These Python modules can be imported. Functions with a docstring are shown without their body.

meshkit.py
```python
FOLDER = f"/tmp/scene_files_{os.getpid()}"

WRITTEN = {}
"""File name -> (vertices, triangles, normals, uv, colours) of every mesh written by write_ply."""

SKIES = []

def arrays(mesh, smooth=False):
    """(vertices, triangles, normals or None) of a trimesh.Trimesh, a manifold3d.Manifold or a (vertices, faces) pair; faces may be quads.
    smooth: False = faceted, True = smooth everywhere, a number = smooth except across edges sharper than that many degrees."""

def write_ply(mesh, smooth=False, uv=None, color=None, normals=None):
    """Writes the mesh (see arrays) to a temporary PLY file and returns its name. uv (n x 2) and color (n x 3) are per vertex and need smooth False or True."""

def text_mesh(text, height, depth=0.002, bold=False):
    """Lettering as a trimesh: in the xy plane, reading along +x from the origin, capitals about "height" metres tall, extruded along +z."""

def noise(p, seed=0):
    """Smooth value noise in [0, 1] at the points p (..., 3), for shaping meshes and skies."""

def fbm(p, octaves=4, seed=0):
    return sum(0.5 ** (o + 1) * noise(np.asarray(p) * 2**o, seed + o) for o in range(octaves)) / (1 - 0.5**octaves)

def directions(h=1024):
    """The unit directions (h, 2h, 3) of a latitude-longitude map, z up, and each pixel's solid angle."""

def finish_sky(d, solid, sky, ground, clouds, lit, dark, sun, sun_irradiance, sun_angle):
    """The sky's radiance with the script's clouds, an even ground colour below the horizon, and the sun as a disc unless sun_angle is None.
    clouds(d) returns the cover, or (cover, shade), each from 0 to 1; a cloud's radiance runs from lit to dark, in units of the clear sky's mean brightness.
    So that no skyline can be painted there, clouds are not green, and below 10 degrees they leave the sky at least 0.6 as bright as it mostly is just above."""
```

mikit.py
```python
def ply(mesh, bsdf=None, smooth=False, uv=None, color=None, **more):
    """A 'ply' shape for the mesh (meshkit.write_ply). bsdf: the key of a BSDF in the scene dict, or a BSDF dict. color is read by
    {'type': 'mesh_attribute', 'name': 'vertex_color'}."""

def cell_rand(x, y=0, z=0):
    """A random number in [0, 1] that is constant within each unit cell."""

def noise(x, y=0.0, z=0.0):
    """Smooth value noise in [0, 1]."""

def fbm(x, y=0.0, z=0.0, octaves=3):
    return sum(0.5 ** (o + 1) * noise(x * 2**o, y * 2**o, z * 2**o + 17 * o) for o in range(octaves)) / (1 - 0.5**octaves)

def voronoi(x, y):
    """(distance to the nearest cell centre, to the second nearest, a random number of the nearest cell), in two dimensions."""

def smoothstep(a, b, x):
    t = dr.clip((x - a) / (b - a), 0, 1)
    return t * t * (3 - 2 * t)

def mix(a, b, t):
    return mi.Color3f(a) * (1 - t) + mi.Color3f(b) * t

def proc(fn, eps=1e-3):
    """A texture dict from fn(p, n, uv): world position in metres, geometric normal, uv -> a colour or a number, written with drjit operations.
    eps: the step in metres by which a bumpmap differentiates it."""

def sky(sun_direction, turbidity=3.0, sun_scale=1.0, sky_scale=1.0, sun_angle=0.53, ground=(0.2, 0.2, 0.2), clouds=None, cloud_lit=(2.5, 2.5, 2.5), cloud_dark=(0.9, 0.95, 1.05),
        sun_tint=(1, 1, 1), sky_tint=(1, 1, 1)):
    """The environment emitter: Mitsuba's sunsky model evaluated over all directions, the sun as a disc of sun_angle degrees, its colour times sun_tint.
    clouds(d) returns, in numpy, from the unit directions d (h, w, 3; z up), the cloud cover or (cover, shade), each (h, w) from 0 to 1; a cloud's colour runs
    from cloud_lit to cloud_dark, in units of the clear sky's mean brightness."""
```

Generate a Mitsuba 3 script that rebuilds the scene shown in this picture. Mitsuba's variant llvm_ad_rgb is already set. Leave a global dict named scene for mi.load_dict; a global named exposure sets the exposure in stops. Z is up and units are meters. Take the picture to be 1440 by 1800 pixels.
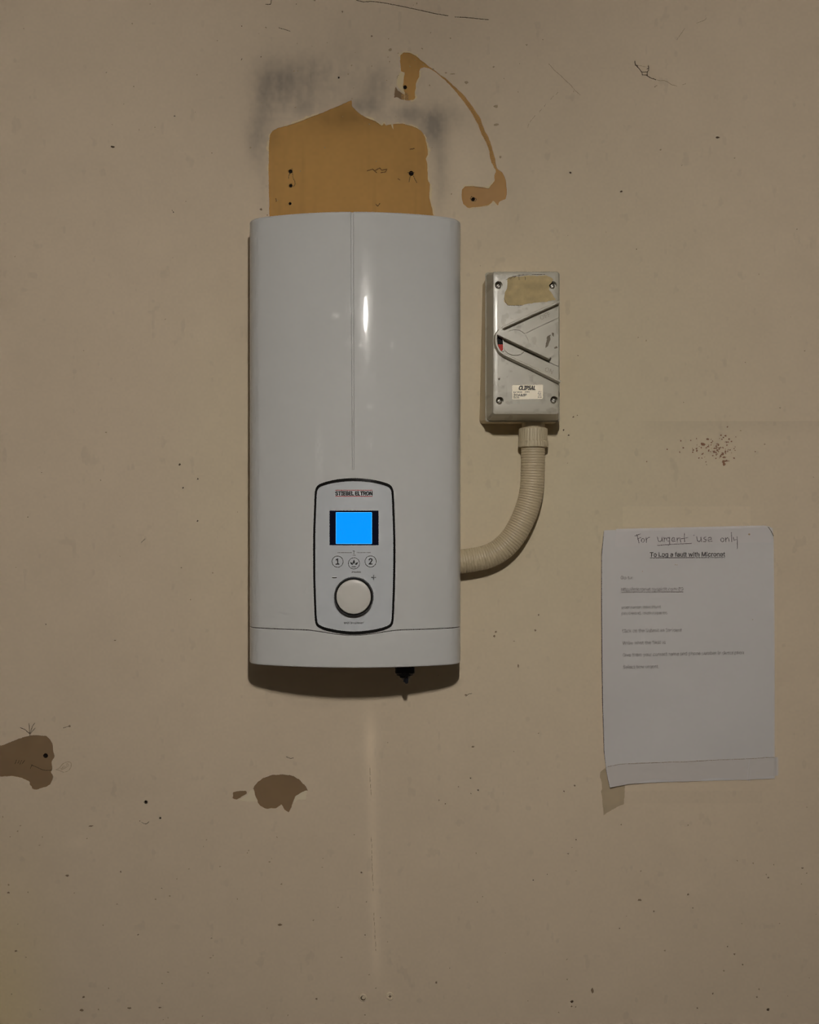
import math, random
import numpy as np
import trimesh, shapely
import shapely.geometry as sg
from shapely import affinity
from shapely.ops import unary_union
import drjit as dr
import mitsuba as mi
import mikit, meshkit

T = mi.ScalarTransform4f
random.seed(7)
rng = np.random.default_rng(7)

# ------------------------------------------------------------------ camera, light, exposure
D, ZC, K = 1.30, 1.50, 1561.5          # camera distance to the wall, camera height, picture px per metre on the wall
exposure = 0.06
scene = {'type': 'scene'}
labels = {}
scene['camera'] = {'type': 'perspective', 'fov_axis': 'x', 'fov': math.degrees(2 * math.atan(720 / (K * D))), 'near_clip': 0.02, 'far_clip': 50,
                   'to_world': T().look_at(origin=[0, -D, ZC], target=[0, 0, ZC], up=[0, 0, 1])}
LAMP = np.array([0.030, -1.135, ZC + 0.402])     # tip of the room's one stick bulb, held level on a stem from the ceiling above the camera
LAMP_AXIS = np.array([0.0, 1.0, 0.21])
LAMP_R, LAMP_LEN = 0.0140, 0.055
LAMP_L = (1350, 1268, 1150)

# ------------------------------------------------------------------ materials
def rgb(*c): return {'type': 'rgb', 'value': list(c)}
def lin(r, g, b, k=1.0):
    f = lambda v: (v / 255 / 12.92) if v < 10.3 else ((v / 255 + 0.055) / 1.055) ** 2.4
    return [min(0.95, f(v) * k) for v in (r, g, b)]
def mat(name, col, rough=0.5, spec=0.5, metallic=0.0, coat=0.0, gloss=0.9, bump=None, scale=1.0, **more):
    b = {'type': 'principled', 'base_color': col if isinstance(col, dict) else rgb(*col), 'roughness': rough, 'specular': spec, 'metallic': metallic,
         'clearcoat': coat, 'clearcoat_gloss': gloss, **more}
    if bump is not None:
        b = {'type': 'bumpmap', 'bump_tex': bump, 'scale': scale, 'bsdf': b}
    scene[name] = {'type': 'twosided', 'bsdf': b}
    return name

def W(px, py, d=0.0):
    """A measured point (frame of 1440 x 1800) as wall coordinates x, z in metres, for something d metres proud of the wall."""
    s = K * D / (D - d)
    return (px - 720) / s, ZC - (py - 900) / s

KA = 2.45     # photographed (linear) value -> albedo
WALL = lin(138, 126, 111, KA)
def gauss(x, z, px, py, rx, ry):
    cx, cz = W(px, py)
    return dr.exp(-(dr.square((x - cx) / (rx / K)) + dr.square((z - cz) / (ry / K))))
SOOT = [(478, 165, 34, 52, .42), (452, 238, 20, 48, .34), (512, 140, 42, 32, .26), (562, 140, 40, 42, .2), (600, 108, 60, 40, .08), (664, 150, 22, 32, .30),
        (640, 186, 34, 14, .28), (757, 222, 20, 28, .62), (776, 272, 17, 52, .26), (738, 200, 34, 14, .36), (800, 205, 40, 24, .16), (700, 203, 26, 14, .30),
        (464, 320, 12, 60, .14), (530, 190, 34, 20, .22), (775, 340, 14, 40, .15), (905, 320, 22, 60, .08), (130, 300, 30, 25, .05), (560, 1238, 40, 6, .06), (570, 150, 150, 90, .13), (700, 170, 90, 60, .08)]
PALE = [(512, 196, 20, 18, .10), (690, 190, 16, 22, .12), (812, 290, 40, 40, .07), (650, 1300, 13, 60, .10), (135, 1482, 22, 14, .07)]
def wall_color(p, n, uv):
    x, z = p.x, p.z
    big = mikit.fbm(x * 3.1 + 5, z * 3.1 + 2, 0.0, 3)
    mid = mikit.fbm(x * 26, z * 26, 3.0, 3)
    fine = mikit.noise(x * 420, z * 420, 1.0)
    c = mi.Color3f(*WALL) * (1 + 0.07 * (big - .5) + 0.05 * (mid - .5) + 0.035 * (fine - .5))
    green = dr.minimum(gauss(x, z, 960, 780, 330, 420) * 0.9 + gauss(x, z, 415, 800, 120, 300) * .4, 1.0)
    c = mikit.mix(c, c * mi.Color3f(.985, 1.045, .965), green)
    yel = gauss(x, z, 0, 1800, 85, 230)
    c = mikit.mix(c, c * mi.Color3f(1.03, 1.02, .86), yel)
    s = mi.Float(0)
    for a in SOOT: s += a[4] * gauss(x, z, *a[:4])
    streak = mikit.fbm(x * 60, z * 22, 7.0, 4)
    blot = mikit.fbm(x * 170, z * 170, 9.0, 2)
    s = dr.clip(s * (0.10 + 1.35 * streak + 0.45 * blot), 0, .8)
    c = mikit.mix(c, c * mi.Color3f(.34, .36, .41), s)
    w = mi.Float(0)
    for a in PALE: w += a[4] * gauss(x, z, *a[:4])
    c = c * (1 + w * (.6 + .8 * streak))
    # roller lap and old tape ghosts
    lx, lz = W(1110, 741)
    lap = mikit.smoothstep(lx - .01, lx + .05, x) * mikit.smoothstep(lz + .0012, lz - .0004, z) * mikit.smoothstep(lz - .022, lz - .004, z)
    c = c * (1 - .07 * lap * (.4 + mid))
    for (x0, y0, x1, y1, a) in ((1095, 890, 1320, 926, .05), (1075, 1390, 1340, 1412, -.03), (1330, 932, 1366, 1330, .03)):
        a0, b1 = W(x0, y0); a1, b0 = W(x1, y1)
        ins = mikit.smoothstep(a0 - .001, a0 + .001, x) * mikit.smoothstep(a1 + .001, a1 - .001, x) * mikit.smoothstep(b0 - .001, b0 + .001, z) * mikit.smoothstep(b1 + .001, b1 - .001, z)
        c = c * (1 + a * ins)
    # the pale filled joint under the heater
    jx = -0.0445 + (1.276 - z) * 0.0235
    band = 1.9 * dr.exp(-dr.square((x - jx) / .0065)) * mikit.smoothstep(1.285, 1.24, z) * mikit.smoothstep(.955, 1.0, z)
    c = c * (1 + .065 * band)
    # faint scuffs
    sc = mikit.smoothstep(.73, .86, mikit.fbm(x * 90 + 40, z * 60, 21.0, 3))
    return c * (1 - .07 * sc)
def wall_bump(p, n, uv):
    x, z = p.x, p.z
    jx = -0.0445 + (1.276 - z) * 0.0235
    ridge = dr.exp(-dr.square((x - jx) / .006)) * mikit.smoothstep(1.29, 1.22, z) * mikit.smoothstep(.95, 1.0, z)
    lx, lz = W(1110, 741)
    lap = mikit.smoothstep(lx, lx + .05, x) * mikit.smoothstep(lz + .001, lz - .001, z)
    return .00045 * ridge - .0001 * lap + .00006 * mikit.noise(x * 330, z * 330, 4.0) + .0005 * mikit.fbm(x * 14, z * 14, 2.0, 3)
mat('m_wall', mikit.proc(wall_color), .62, .25, bump=mikit.proc(wall_bump, 1e-3), scale=1.0)

BOARD = lin(124, 95, 55, KA)
def board_color(p, n, uv):
    x, z = p.x, p.z
    v = mikit.fbm(x * 22, z * 9, 3.0, 4)
    f = mikit.noise(x * 260, z * 260, 6.0)
    drip = mikit.smoothstep(.55, .8, mikit.fbm(x * 75, z * 5, 12.0, 3))
    c = mi.Color3f(*BOARD) * (.90 + .2 * v + .05 * (f - .5)) * (1 - .09 * drip)
    top = mikit.fbm(x * 40 + 3, z * 40, 8.0, 3)
    edge = gauss(x, z, 600, 205, 70, 26) + gauss(x, z, 720, 105, 30, 26) * .6 + gauss(x, z, 480, 245, 14, 20) * .6
    c = c * (1 - .34 * dr.clip(edge, 0, 1) * (.5 + top))
    # lower end of the strip is paler and pinker
    low = gauss(x, z, 855, 340, 60, 45)
    return mikit.mix(c, mi.Color3f(*lin(120, 94, 66, KA)), low * .8)
mat('m_board', mikit.proc(board_color), .8, .2)
def strip_color(p, n, uv):
    x, z = p.x, p.z
    v = mikit.fbm(x * 60, z * 60, 3.0, 3)
    return mi.Color3f(*lin(112, 88, 56, KA)) * (.8 + .4 * v)
mat('m_strip', mikit.proc(strip_color), .8, .2)
def brown_color(p, n, uv):
    x, z = p.x, p.z
    v = mikit.fbm(x * 30, z * 30, 5.0, 4)
    return mi.Color3f(*lin(89, 73, 55, KA)) * (.86 + .28 * v)
mat('m_brown', mikit.proc(brown_color), .85, .15)
mat('m_plaster', lin(142, 133, 116, KA), .8, .2)
mat('m_paintchip', lin(140, 128, 104, KA), .7, .2)
mat('m_smear', lin(82, 60, 36, KA), .8, .2)
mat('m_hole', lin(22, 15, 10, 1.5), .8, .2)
mat('m_pencil', lin(58, 46, 34, 2.0), .7, .2)
mat('m_pencil_light', lin(112, 98, 80, 2.4), .7, .2)
mat('m_speck', lin(90, 76, 60, 2.3), .7, .2)
mat('m_rust', lin(92, 68, 52, 2.4), .8, .2)
mat('m_filler', lin(142, 132, 116, KA), .7, .3)

def smudge_color(p, n, uv):
    x, z = p.x, p.z
    s = mi.Float(0)
    for (px, py, rx, ry, a) in ((590, 555, 6, 5, .16), (618, 545, 9, 14, .05), (634, 606, 3, 5, .16), (690, 605, 4, 9, .06), (650, 715, 6, 6, .05), (651, 780, 5, 10, .05), (615, 600, 8, 10, .04), (561, 800, 6, 40, .05)):
        cx, cz = W(px, py, .094)
        s += a * dr.exp(-(dr.square((x - cx) / (rx / 1680)) + dr.square((z - cz) / (ry / 1680))))
    s *= .8 + 2.4 * mikit.noise(x * 500, z * 300, 4.0)
    v = mikit.fbm(x * 8, z * 8, 3.0, 2)
    return mi.Color3f(.565, .568, .566) * (1 + .03 * (v - .5) + s)
scene['m_white'] = {'type': 'twosided', 'bsdf': {'type': 'blendbsdf', 'weight': .12,
    'a': {'type': 'roughplastic', 'distribution': 'beckmann', 'alpha': .004, 'diffuse_reflectance': mikit.proc(smudge_color), 'int_ior': 1.45},
    'b': {'type': 'roughplastic', 'distribution': 'ggx', 'alpha': .025, 'diffuse_reflectance': mikit.proc(smudge_color), 'int_ior': 1.45}}}
mat('m_panel', (.515, .538, .570), .28, .45)
mat('m_black_gloss', (.008, .008, .008), .16, .5)
mat('m_black', (.006, .006, .006), .6, .15)
mat('m_print', (.008, .008, .009), .6, .15)
mat('m_print_grey', (.12, .12, .12), .5, .3)
mat('m_red_print', lin(128, 48, 50, 1.7), .5, .3)
mat('m_navy', (.004, .006, .02), .12, .5)
mat('m_dial', lin(144, 142, 138, 2.0), .35, .45)
mat('m_valve', (.002, .003, .009), .35, .5)
mat('m_valve_clear', (.10, .10, .09), .3, .5)
def grey_color(p, n, uv):
    x, z = p.x, p.z
    v = mikit.fbm(x * 45, z * 45, p.y * 30, 4)
    d = mikit.smoothstep(.60, .78, mikit.fbm(x * 120 + 9, z * 120, 31.0, 3))
    c = mi.Color3f(*lin(126, 122, 111, 1.92)) * (.93 + .14 * v)
    return mikit.mix(c, c * mi.Color3f(.70, .67, .62), d * .6)
mat('m_grey', mikit.proc(grey_color), .32, .45, coat=.25, gloss=.93)
mat('m_grey_base', lin(130, 120, 100, 2.5), .45, .4)
mat('m_emboss', lin(112, 105, 94, 1.75), .6, .3)
mat('m_grey_mark', lin(92, 84, 72, 1.5), .6, .3)
def residue_color(p, n, uv):
    v = mikit.fbm(p.x * 150, p.z * 150, 5.0, 4)
    return mi.Color3f(*lin(124, 111, 83, 2.3)) * (.78 + .42 * v)
mat('m_residue', mikit.proc(residue_color), .85, .15)
mat('m_sticker', lin(184, 176, 160, 2.0), .45, .4)
mat('m_red', lin(150, 40, 32, 1.5), .5, .2)
mat('m_rim', lin(150, 148, 138, 1.7), .35, .5)
scene['m_screw'] = {'type': 'twosided', 'bsdf': {'type': 'roughconductor', 'material': 'Al', 'alpha': .28, 'specular_reflectance': rgb(.8, .78, .72)}}
def conduit_color(p, n, uv):
    v = mikit.fbm(p.x * 30, p.z * 30, p.y * 30, 3)
    return mi.Color3f(*lin(134, 123, 102, 2.05)) * (.9 + .2 * v)
mat('m_conduit', mikit.proc(conduit_color), .38, .45)
mat('m_gland', lin(148, 138, 116, 1.75), .42, .4)
def paper_color(p, n, uv):
    v = mikit.fbm(p.x * 9, p.z * 9, 5.0, 3)
    return mi.Color3f(*lin(134, 132, 132, KA)) * (.96 + .08 * v)
mat('m_paper', mikit.proc(paper_color), .6, .3)
mat('m_tape', lin(133, 129, 127, KA), .35, .45)
mat('m_tape_top', lin(136, 133, 133, KA), .3, .45)
def mask_color(p, n, uv):
    v = mikit.fbm(p.x * 60, p.z * 60, 2.0, 3)
    return mi.Color3f(*lin(116, 104, 86, KA)) * (.9 + .2 * v)
mat('m_masking', mikit.proc(mask_color), .6, .3)
mat('m_ink', lin(74, 68, 66, 1.9), .6, .2)
mat('m_ink_bold', lin(46, 42, 42, 1.6), .6, .2)
mat('m_hand', lin(74, 66, 70, 1.8), .6, .2)
mat('m_room', (.17, .16, .145), .8, .1)
mat('m_ceiling', (.16, .155, .145), .8, .1)
mat('m_floor', (.16, .145, .125), .7, .2)
mat('m_lamp', (.7, .7, .68), .4, .4)

# ------------------------------------------------------------------ helpers
def put(key, mesh, m, smooth=False, label=None, cat=None, group=None, kind=None, **more):
    """One entry of the scene; a key already taken gets the next three-digit number."""
    k, i = key, 0
    while k in scene:
        i += 1
        k = f'{key}_{i:03d}'
    scene[k] = mikit.ply(mesh, m, smooth=smooth, **more)
    say(k, label, cat, group, kind)
    return k
def say(k, label=None, cat=None, group=None, kind=None):
    e = {a: b for a, b in (('label', label), ('category', cat), ('group', group), ('kind', kind)) if b}
    if e: labels[k] = e
def polys(p):
    return [g for g in getattr(p, 'geoms', [p]) if g.geom_type == 'Polygon' and g.area > 1e-10]
FLIP = np.array([[1, 0, 0, 0], [0, 0, -1, 0], [0, 1, 0, 0], [0, 0, 0, 1.0]])   # (x, z, h) -> (x, -h, z)
def flat(poly, h0, h1):
    ms = []
    for g in polys(poly):
        m = trimesh.creation.extrude_polygon(g, h1 - h0, engine='earcut')
        m.apply_translation([0, 0, h0])
        ms.append(m)
    return trimesh.util.concatenate(ms)
def world(m):
    m = m.copy(); m.apply_transform(FLIP); return m
def ext(poly, h0, h1): return world(flat(poly, h0, h1))
def wpoly(pts, d=0.0): return sg.Polygon([W(x, y, d) for x, y in pts]).buffer(0)
def rough(poly, amp, step=.0012, seed=0):
    """The outline with small torn irregularities."""
    p = polys(poly)[0].exterior
    n = max(8, int(p.length / step)); r = np.random.default_rng(seed)
    pts = np.array([p.interpolate(i / n, normalized=True).coords[0] for i in range(n)])
    w = r.normal(size=n); w = (w + np.roll(w, 1) + np.roll(w, -1)) / 3
    t = np.roll(pts, -1, 0) - np.roll(pts, 1, 0); t /= np.linalg.norm(t, axis=1, keepdims=True) + 1e-12
    return sg.Polygon(pts + np.stack([-t[:, 1], t[:, 0]], 1) * (w * amp)[:, None]).buffer(0)
def lines(strokes, width, d=0.0):
    return unary_union([sg.LineString([W(x, y, d) for x, y in s]).buffer(width / 2, quad_segs=3) for s in strokes])
def ellipse(cx, cy, rx, ry, n=14, a0=0, a1=360):
    return [(cx + rx * math.cos(math.radians(a)), cy + ry * math.sin(math.radians(a))) for a in np.linspace(a0, a1, n)]
def loft(rings, cap0=True, cap1=True):
    """Closed rings of equal length joined into one solid; the caps are triangulated on the rings' own points."""
    r = np.asarray(rings, float); k, n, _ = r.shape
    v = r.reshape(-1, 3); f = []
    i = np.arange(n); j = (i + 1) % n
    for a in range(k - 1):
        f += [np.stack([a * n + i, a * n + j, (a + 1) * n + j], 1), np.stack([a * n + i, (a + 1) * n + j, (a + 1) * n + i], 1)]
    f = np.vstack(f); extra = []
    for do, a, flip in ((cap0, 0, True), (cap1, k - 1, False)):
        if do:
            c = r[a].mean(0); extra.append(c); ci = len(v) + len(extra) - 1
            t = np.stack([a * n + i, a * n + j, np.full(n, ci)], 1)
            f = np.vstack([f, t[:, ::-1] if flip else t])
    m = trimesh.Trimesh(np.vstack([v, *[e[None] for e in extra]]) if extra else v, f, process=False)
    if m.is_watertight and m.volume < 0: m.invert()
    return m
def rrect(x0, x1, z0, z1, r, n=6):
    pts = []
    for cx, cz, a in ((x1 - r, z1 - r, 0), (x0 + r, z1 - r, 90), (x0 + r, z0 + r, 180), (x1 - r, z0 + r, 270)):
        for t in np.linspace(a, a + 90, n): pts.append((cx + r * math.cos(math.radians(t)), cz + r * math.sin(math.radians(t))))
    return np.array(pts)
def ring(p2, h): return np.column_stack([p2[:, 0], -np.full(len(p2), h), p2[:, 1]])
def lathe(profile, center, axis='y-', seg=48):
    """profile (radius, height) revolved; height runs along axis."""
    m = trimesh.creation.revolve(np.array(profile, float), sections=seg)
    if axis == 'y-': m.apply_transform(FLIP)
    if axis == 'z-': m.apply_transform(trimesh.transformations.rotation_matrix(math.pi, [1, 0, 0]))
    m.apply_translation(center); return m
TEXTS = {}
def text_flat(s, x, z, width=None, cap=.003, bold=False, rot=0.0, anchor='l', slant=0.0, depth=.00012, heavy=0.0):
    """Lettering in the (x, z, h) frame, its baseline starting at (x, z); fitted to width if given."""
    k = (s, bold)
    if k not in TEXTS: TEXTS[k] = meshkit.text_mesh(s, 1.0, 1.0, bold)
    m = TEXTS[k].copy()
    v = m.vertices
    if heavy:
        m = trimesh.util.concatenate([trimesh.Trimesh(v + [a * heavy, b * heavy * .6, 0.0], m.faces, process=False) for a, b in ((-1, 0), (1, 0), (0, 1), (0, -1))]); v = m.vertices
    v[:, 0] -= v[:, 0].min()
    sx = (width / v[:, 0].max()) if width else cap
    v = v * [sx, cap, depth]
    v[:, 0] += slant * v[:, 1]
    if anchor == 'c': v[:, 0] -= v[:, 0].max() / 2
    c, q = math.cos(math.radians(rot)), math.sin(math.radians(rot))
    v = np.column_stack([x + v[:, 0] * c - v[:, 1] * q, z + v[:, 0] * q + v[:, 1] * c, v[:, 2]])
    return trimesh.Trimesh(v, m.faces, process=False)
def lift(m, dh):
    m = m.copy(); m.apply_translation([0, 0, dh]); return m

# ------------------------------------------------------------------ the room (only the back wall is in view)
RX, RY, RZ = 1.25, -2.3, 2.45
def slab(x0, x1, y0, y1, z0, z1):
    m = trimesh.creation.box(extents=[x1 - x0, y1 - y0, z1 - z0]); m.apply_translation([(x0 + x1) / 2, (y0 + y1) / 2, (z0 + z1) / 2]); return m
put('floor', slab(-RX - .1, RX + .1, RY - .1, .1, -.1, 0), 'm_floor', kind='structure', label='worn floor of the small room, below the picture')
put('ceiling', slab(-RX - .1, RX + .1, RY - .1, .1, RZ, RZ + .1), 'm_ceiling', kind='structure', label='plain ceiling of the small room')
put('wall_left', slab(-RX - .1, -RX, RY, .0, 0, RZ), 'm_room', kind='structure', label='plain painted side wall left of the picture')
put('wall_right', slab(RX, RX + .1, RY, .0, 0, RZ), 'm_room', kind='structure', label='plain painted side wall right of the picture')
put('wall_front', slab(-RX - .1, RX + .1, RY - .1, RY, 0, RZ), 'm_room', kind='structure', label='plain painted wall behind the camera')

# ------------------------------------------------------------------ wall_back: a skin of paint with torn openings, bare board behind them
MAIN = [(473.5, 430), (473.6, 378), (472, 303), (472.8, 248), (474.5, 238), (478, 231), (487.7, 225), (506.8, 220.4), (524, 214.5), (541.5, 207.6), (569, 197), (593.6, 186.7), (612.7, 178.5),
        (616, 176), (618.8, 176.3), (618.6, 185.7), (628.3, 197), (642.2, 205.8), (659.6, 212.8), (671.7, 221), (675, 215.6), (678.7, 220.4), (687, 218), (691.6, 228), (690.8, 218), (708, 217),
        (729, 223), (741, 230), (748, 242), (751.6, 261.4), (753, 272), (748.5, 279), (751.6, 289), (752.6, 317), (756, 324), (755, 348), (759.6, 366), (762, 379), (763, 430)]
STRIP = [(703, 108), (704, 97), (710, 92), (720, 92.5), (731, 98), (746, 110), (755, 117.5), (764, 123.5), (774, 132), (784.6, 138.5), (796.7, 149.6), (816, 167.6), (833, 190), (845, 209), (852, 230),
         (859, 240.5), (864.4, 258), (870, 277), (873.5, 296), (883.5, 303), (889.4, 317), (891.5, 338), (889, 350), (878, 354), (875.5, 362), (868, 353), (859, 361), (840, 364), (823, 365.5),
         (814, 358.6), (811, 343), (813, 332), (818, 327.5), (833, 327), (854, 330.5), (859, 331.5), (864.4, 324), (869.6, 317), (869.6, 307), (872, 301), (862.7, 282), (859, 261), (854, 249),
         (847, 237), (840, 218), (829.7, 199), (816, 180), (803.7, 164), (791, 149.5), (781, 140), (767, 128), (755, 120.5), (745, 118.2), (739.5, 120.5), (737.5, 125), (737, 136), (733.5, 141),
         (731, 146), (731, 156), (729.5, 164), (730.5, 172), (727, 176), (718.6, 177), (711.5, 175.5), (711.5, 164), (708.5, 152), (709.5, 142), (711.5, 128), (704.6, 125.5), (704.4, 116)]
DARKTAB = [(693, 172), (693.5, 160), (696, 152.5), (700, 159), (706, 163), (711.5, 167), (711.8, 176), (704, 174.5), (699, 170.5)]
FACE = [(-30, 1313), (0, 1311), (10.4, 1307.8), (20.8, 1303), (31, 1299.5), (41.7, 1295.8), (52, 1293), (64.6, 1292), (73, 1293.3), (80.7, 1293.8), (87.5, 1299), (92.2, 1307.3), (93.2, 1317.7),
        (95.8, 1325), (94.8, 1332), (91, 1338.5), (92, 1345.8), (91.7, 1353), (88.8, 1357.3), (91.7, 1360.4), (93.2, 1365.6), (91.7, 1372), (87.5, 1379), (81, 1383.3), (72, 1385.4), (62.5, 1388),
        (56.3, 1386), (55.7, 1381.8), (52, 1379.7), (51.6, 1375), (45.8, 1370.8), (38.5, 1367.7), (30, 1365.8), (20.8, 1364), (12.5, 1364.8), (0, 1365), (-30, 1366)]
TURTLE = [(444, 1387), (451, 1377), (463, 1367), (479, 1362), (499.4, 1360.8), (515.5, 1363.6), (527.6, 1371), (535.6, 1381), (541.7, 1389.8), (529.6, 1395), (521.5, 1401), (515.5, 1411), (512, 1421),
          (506.6, 1429), (499.4, 1423), (494.6, 1414), (485, 1421), (469, 1422), (457, 1417), (451, 1407), (447, 1397)]
CHIP = [(409, 1403), (410, 1393), (421, 1390), (433, 1391), (434, 1395), (425, 1401), (415, 1406)]
PALE_L = [(419, 1406.5), (428, 1401.5), (436, 1396), (440, 1389), (446, 1388), (449, 1398), (453, 1409), (430, 1408.5)]
PALE_R = [(540, 1389), (537.5, 1405), (524, 1405.5), (516, 1412), (520, 1401), (529, 1394)]
SKIN, BACK = .0008, .0050
openings, n_open = [], 0
def opening(pts, m, label, amp=.0004, holes=(), seed=0):
    """Cuts the paint skin and sets bare board behind the cut; holes are (px, py, radius mm)."""
    p = rough(wpoly(pts), amp, seed=seed)
    openings.append(p)
    b = p.buffer(.004)
    holes = [(a, b_, r * .78) for a, b_, r in holes]
    for hx, hy, r in holes: b = b.difference(sg.Point(*W(hx, hy)).buffer(r / 1000, quad_segs=6))
    k = put('wall_back__exposed_board', ext(b, -BACK, -SKIN - .00005), m, label=label)
    return k
H_MAIN = [(510.6, 301, 2.2), (511, 326, 2.0), (510, 357.5, 1.6), (723, 304.5, 2.7)]
opening(MAIN, 'm_board', 'large bare tan board above the water heater where paint is torn away', .0003, H_MAIN, 1)
opening(STRIP, 'm_board', 'hooked strip of bare tan board right of the large bare patch', .00022, [(712, 153, 2.2), (832, 350, 2.0)], 2)
opening(DARKTAB, 'm_brown', 'small grey brown bare spot at the foot of the upper tab', .0002, (), 3)
opening(FACE, 'm_brown', 'brown bare patch at the left edge with a face drawn on it', .00035, [(79.7, 1328.6, 2.6)], 4)
opening(TURTLE, 'm_brown', 'brown bare patch below and left of the heater', .0005, (), 5)
opening(CHIP, 'm_brown', 'little brown chip left of the lower brown patch', .0003, (), 6)
for pts, s in ((PALE_L, 7), (PALE_R, 8)):
    p = rough(wpoly(pts), .0003, seed=s).difference(unary_union(openings))
    openings.append(p)
    put('wall_back__exposed_plaster', ext(p.buffer(.001), -.003, -.00045), 'm_plaster', label='pale scraped plaster beside the lower brown patch')
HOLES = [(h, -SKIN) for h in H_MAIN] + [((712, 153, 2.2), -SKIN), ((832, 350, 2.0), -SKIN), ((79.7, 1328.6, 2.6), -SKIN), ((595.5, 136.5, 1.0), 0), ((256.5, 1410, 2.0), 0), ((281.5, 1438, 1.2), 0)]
skin = sg.box(-RX, 0, RX, RZ).difference(unary_union(openings))
for (hx, hy, r), h in HOLES: skin = skin.difference(sg.Point(*W(hx, hy)).buffer(r / 1000 * .75, quad_segs=6))
core = slab(-RX - .1, RX + .1, BACK + .0002, .1, 0, RZ)
put('wall_back', trimesh.util.concatenate([ext(skin, -SKIN, 0), core]), 'm_wall', kind='structure', label='stained cream painted wall with torn paint, pencil marks and specks')
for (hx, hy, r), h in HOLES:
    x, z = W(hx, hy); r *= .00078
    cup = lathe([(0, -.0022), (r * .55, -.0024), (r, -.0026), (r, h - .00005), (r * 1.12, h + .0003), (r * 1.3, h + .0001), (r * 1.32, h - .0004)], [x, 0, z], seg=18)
    put('wall_back__screw_hole', cup, 'm_hole', smooth=40)  # shallow cup; its near-black colour stands in for a deep hole's shade
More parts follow.
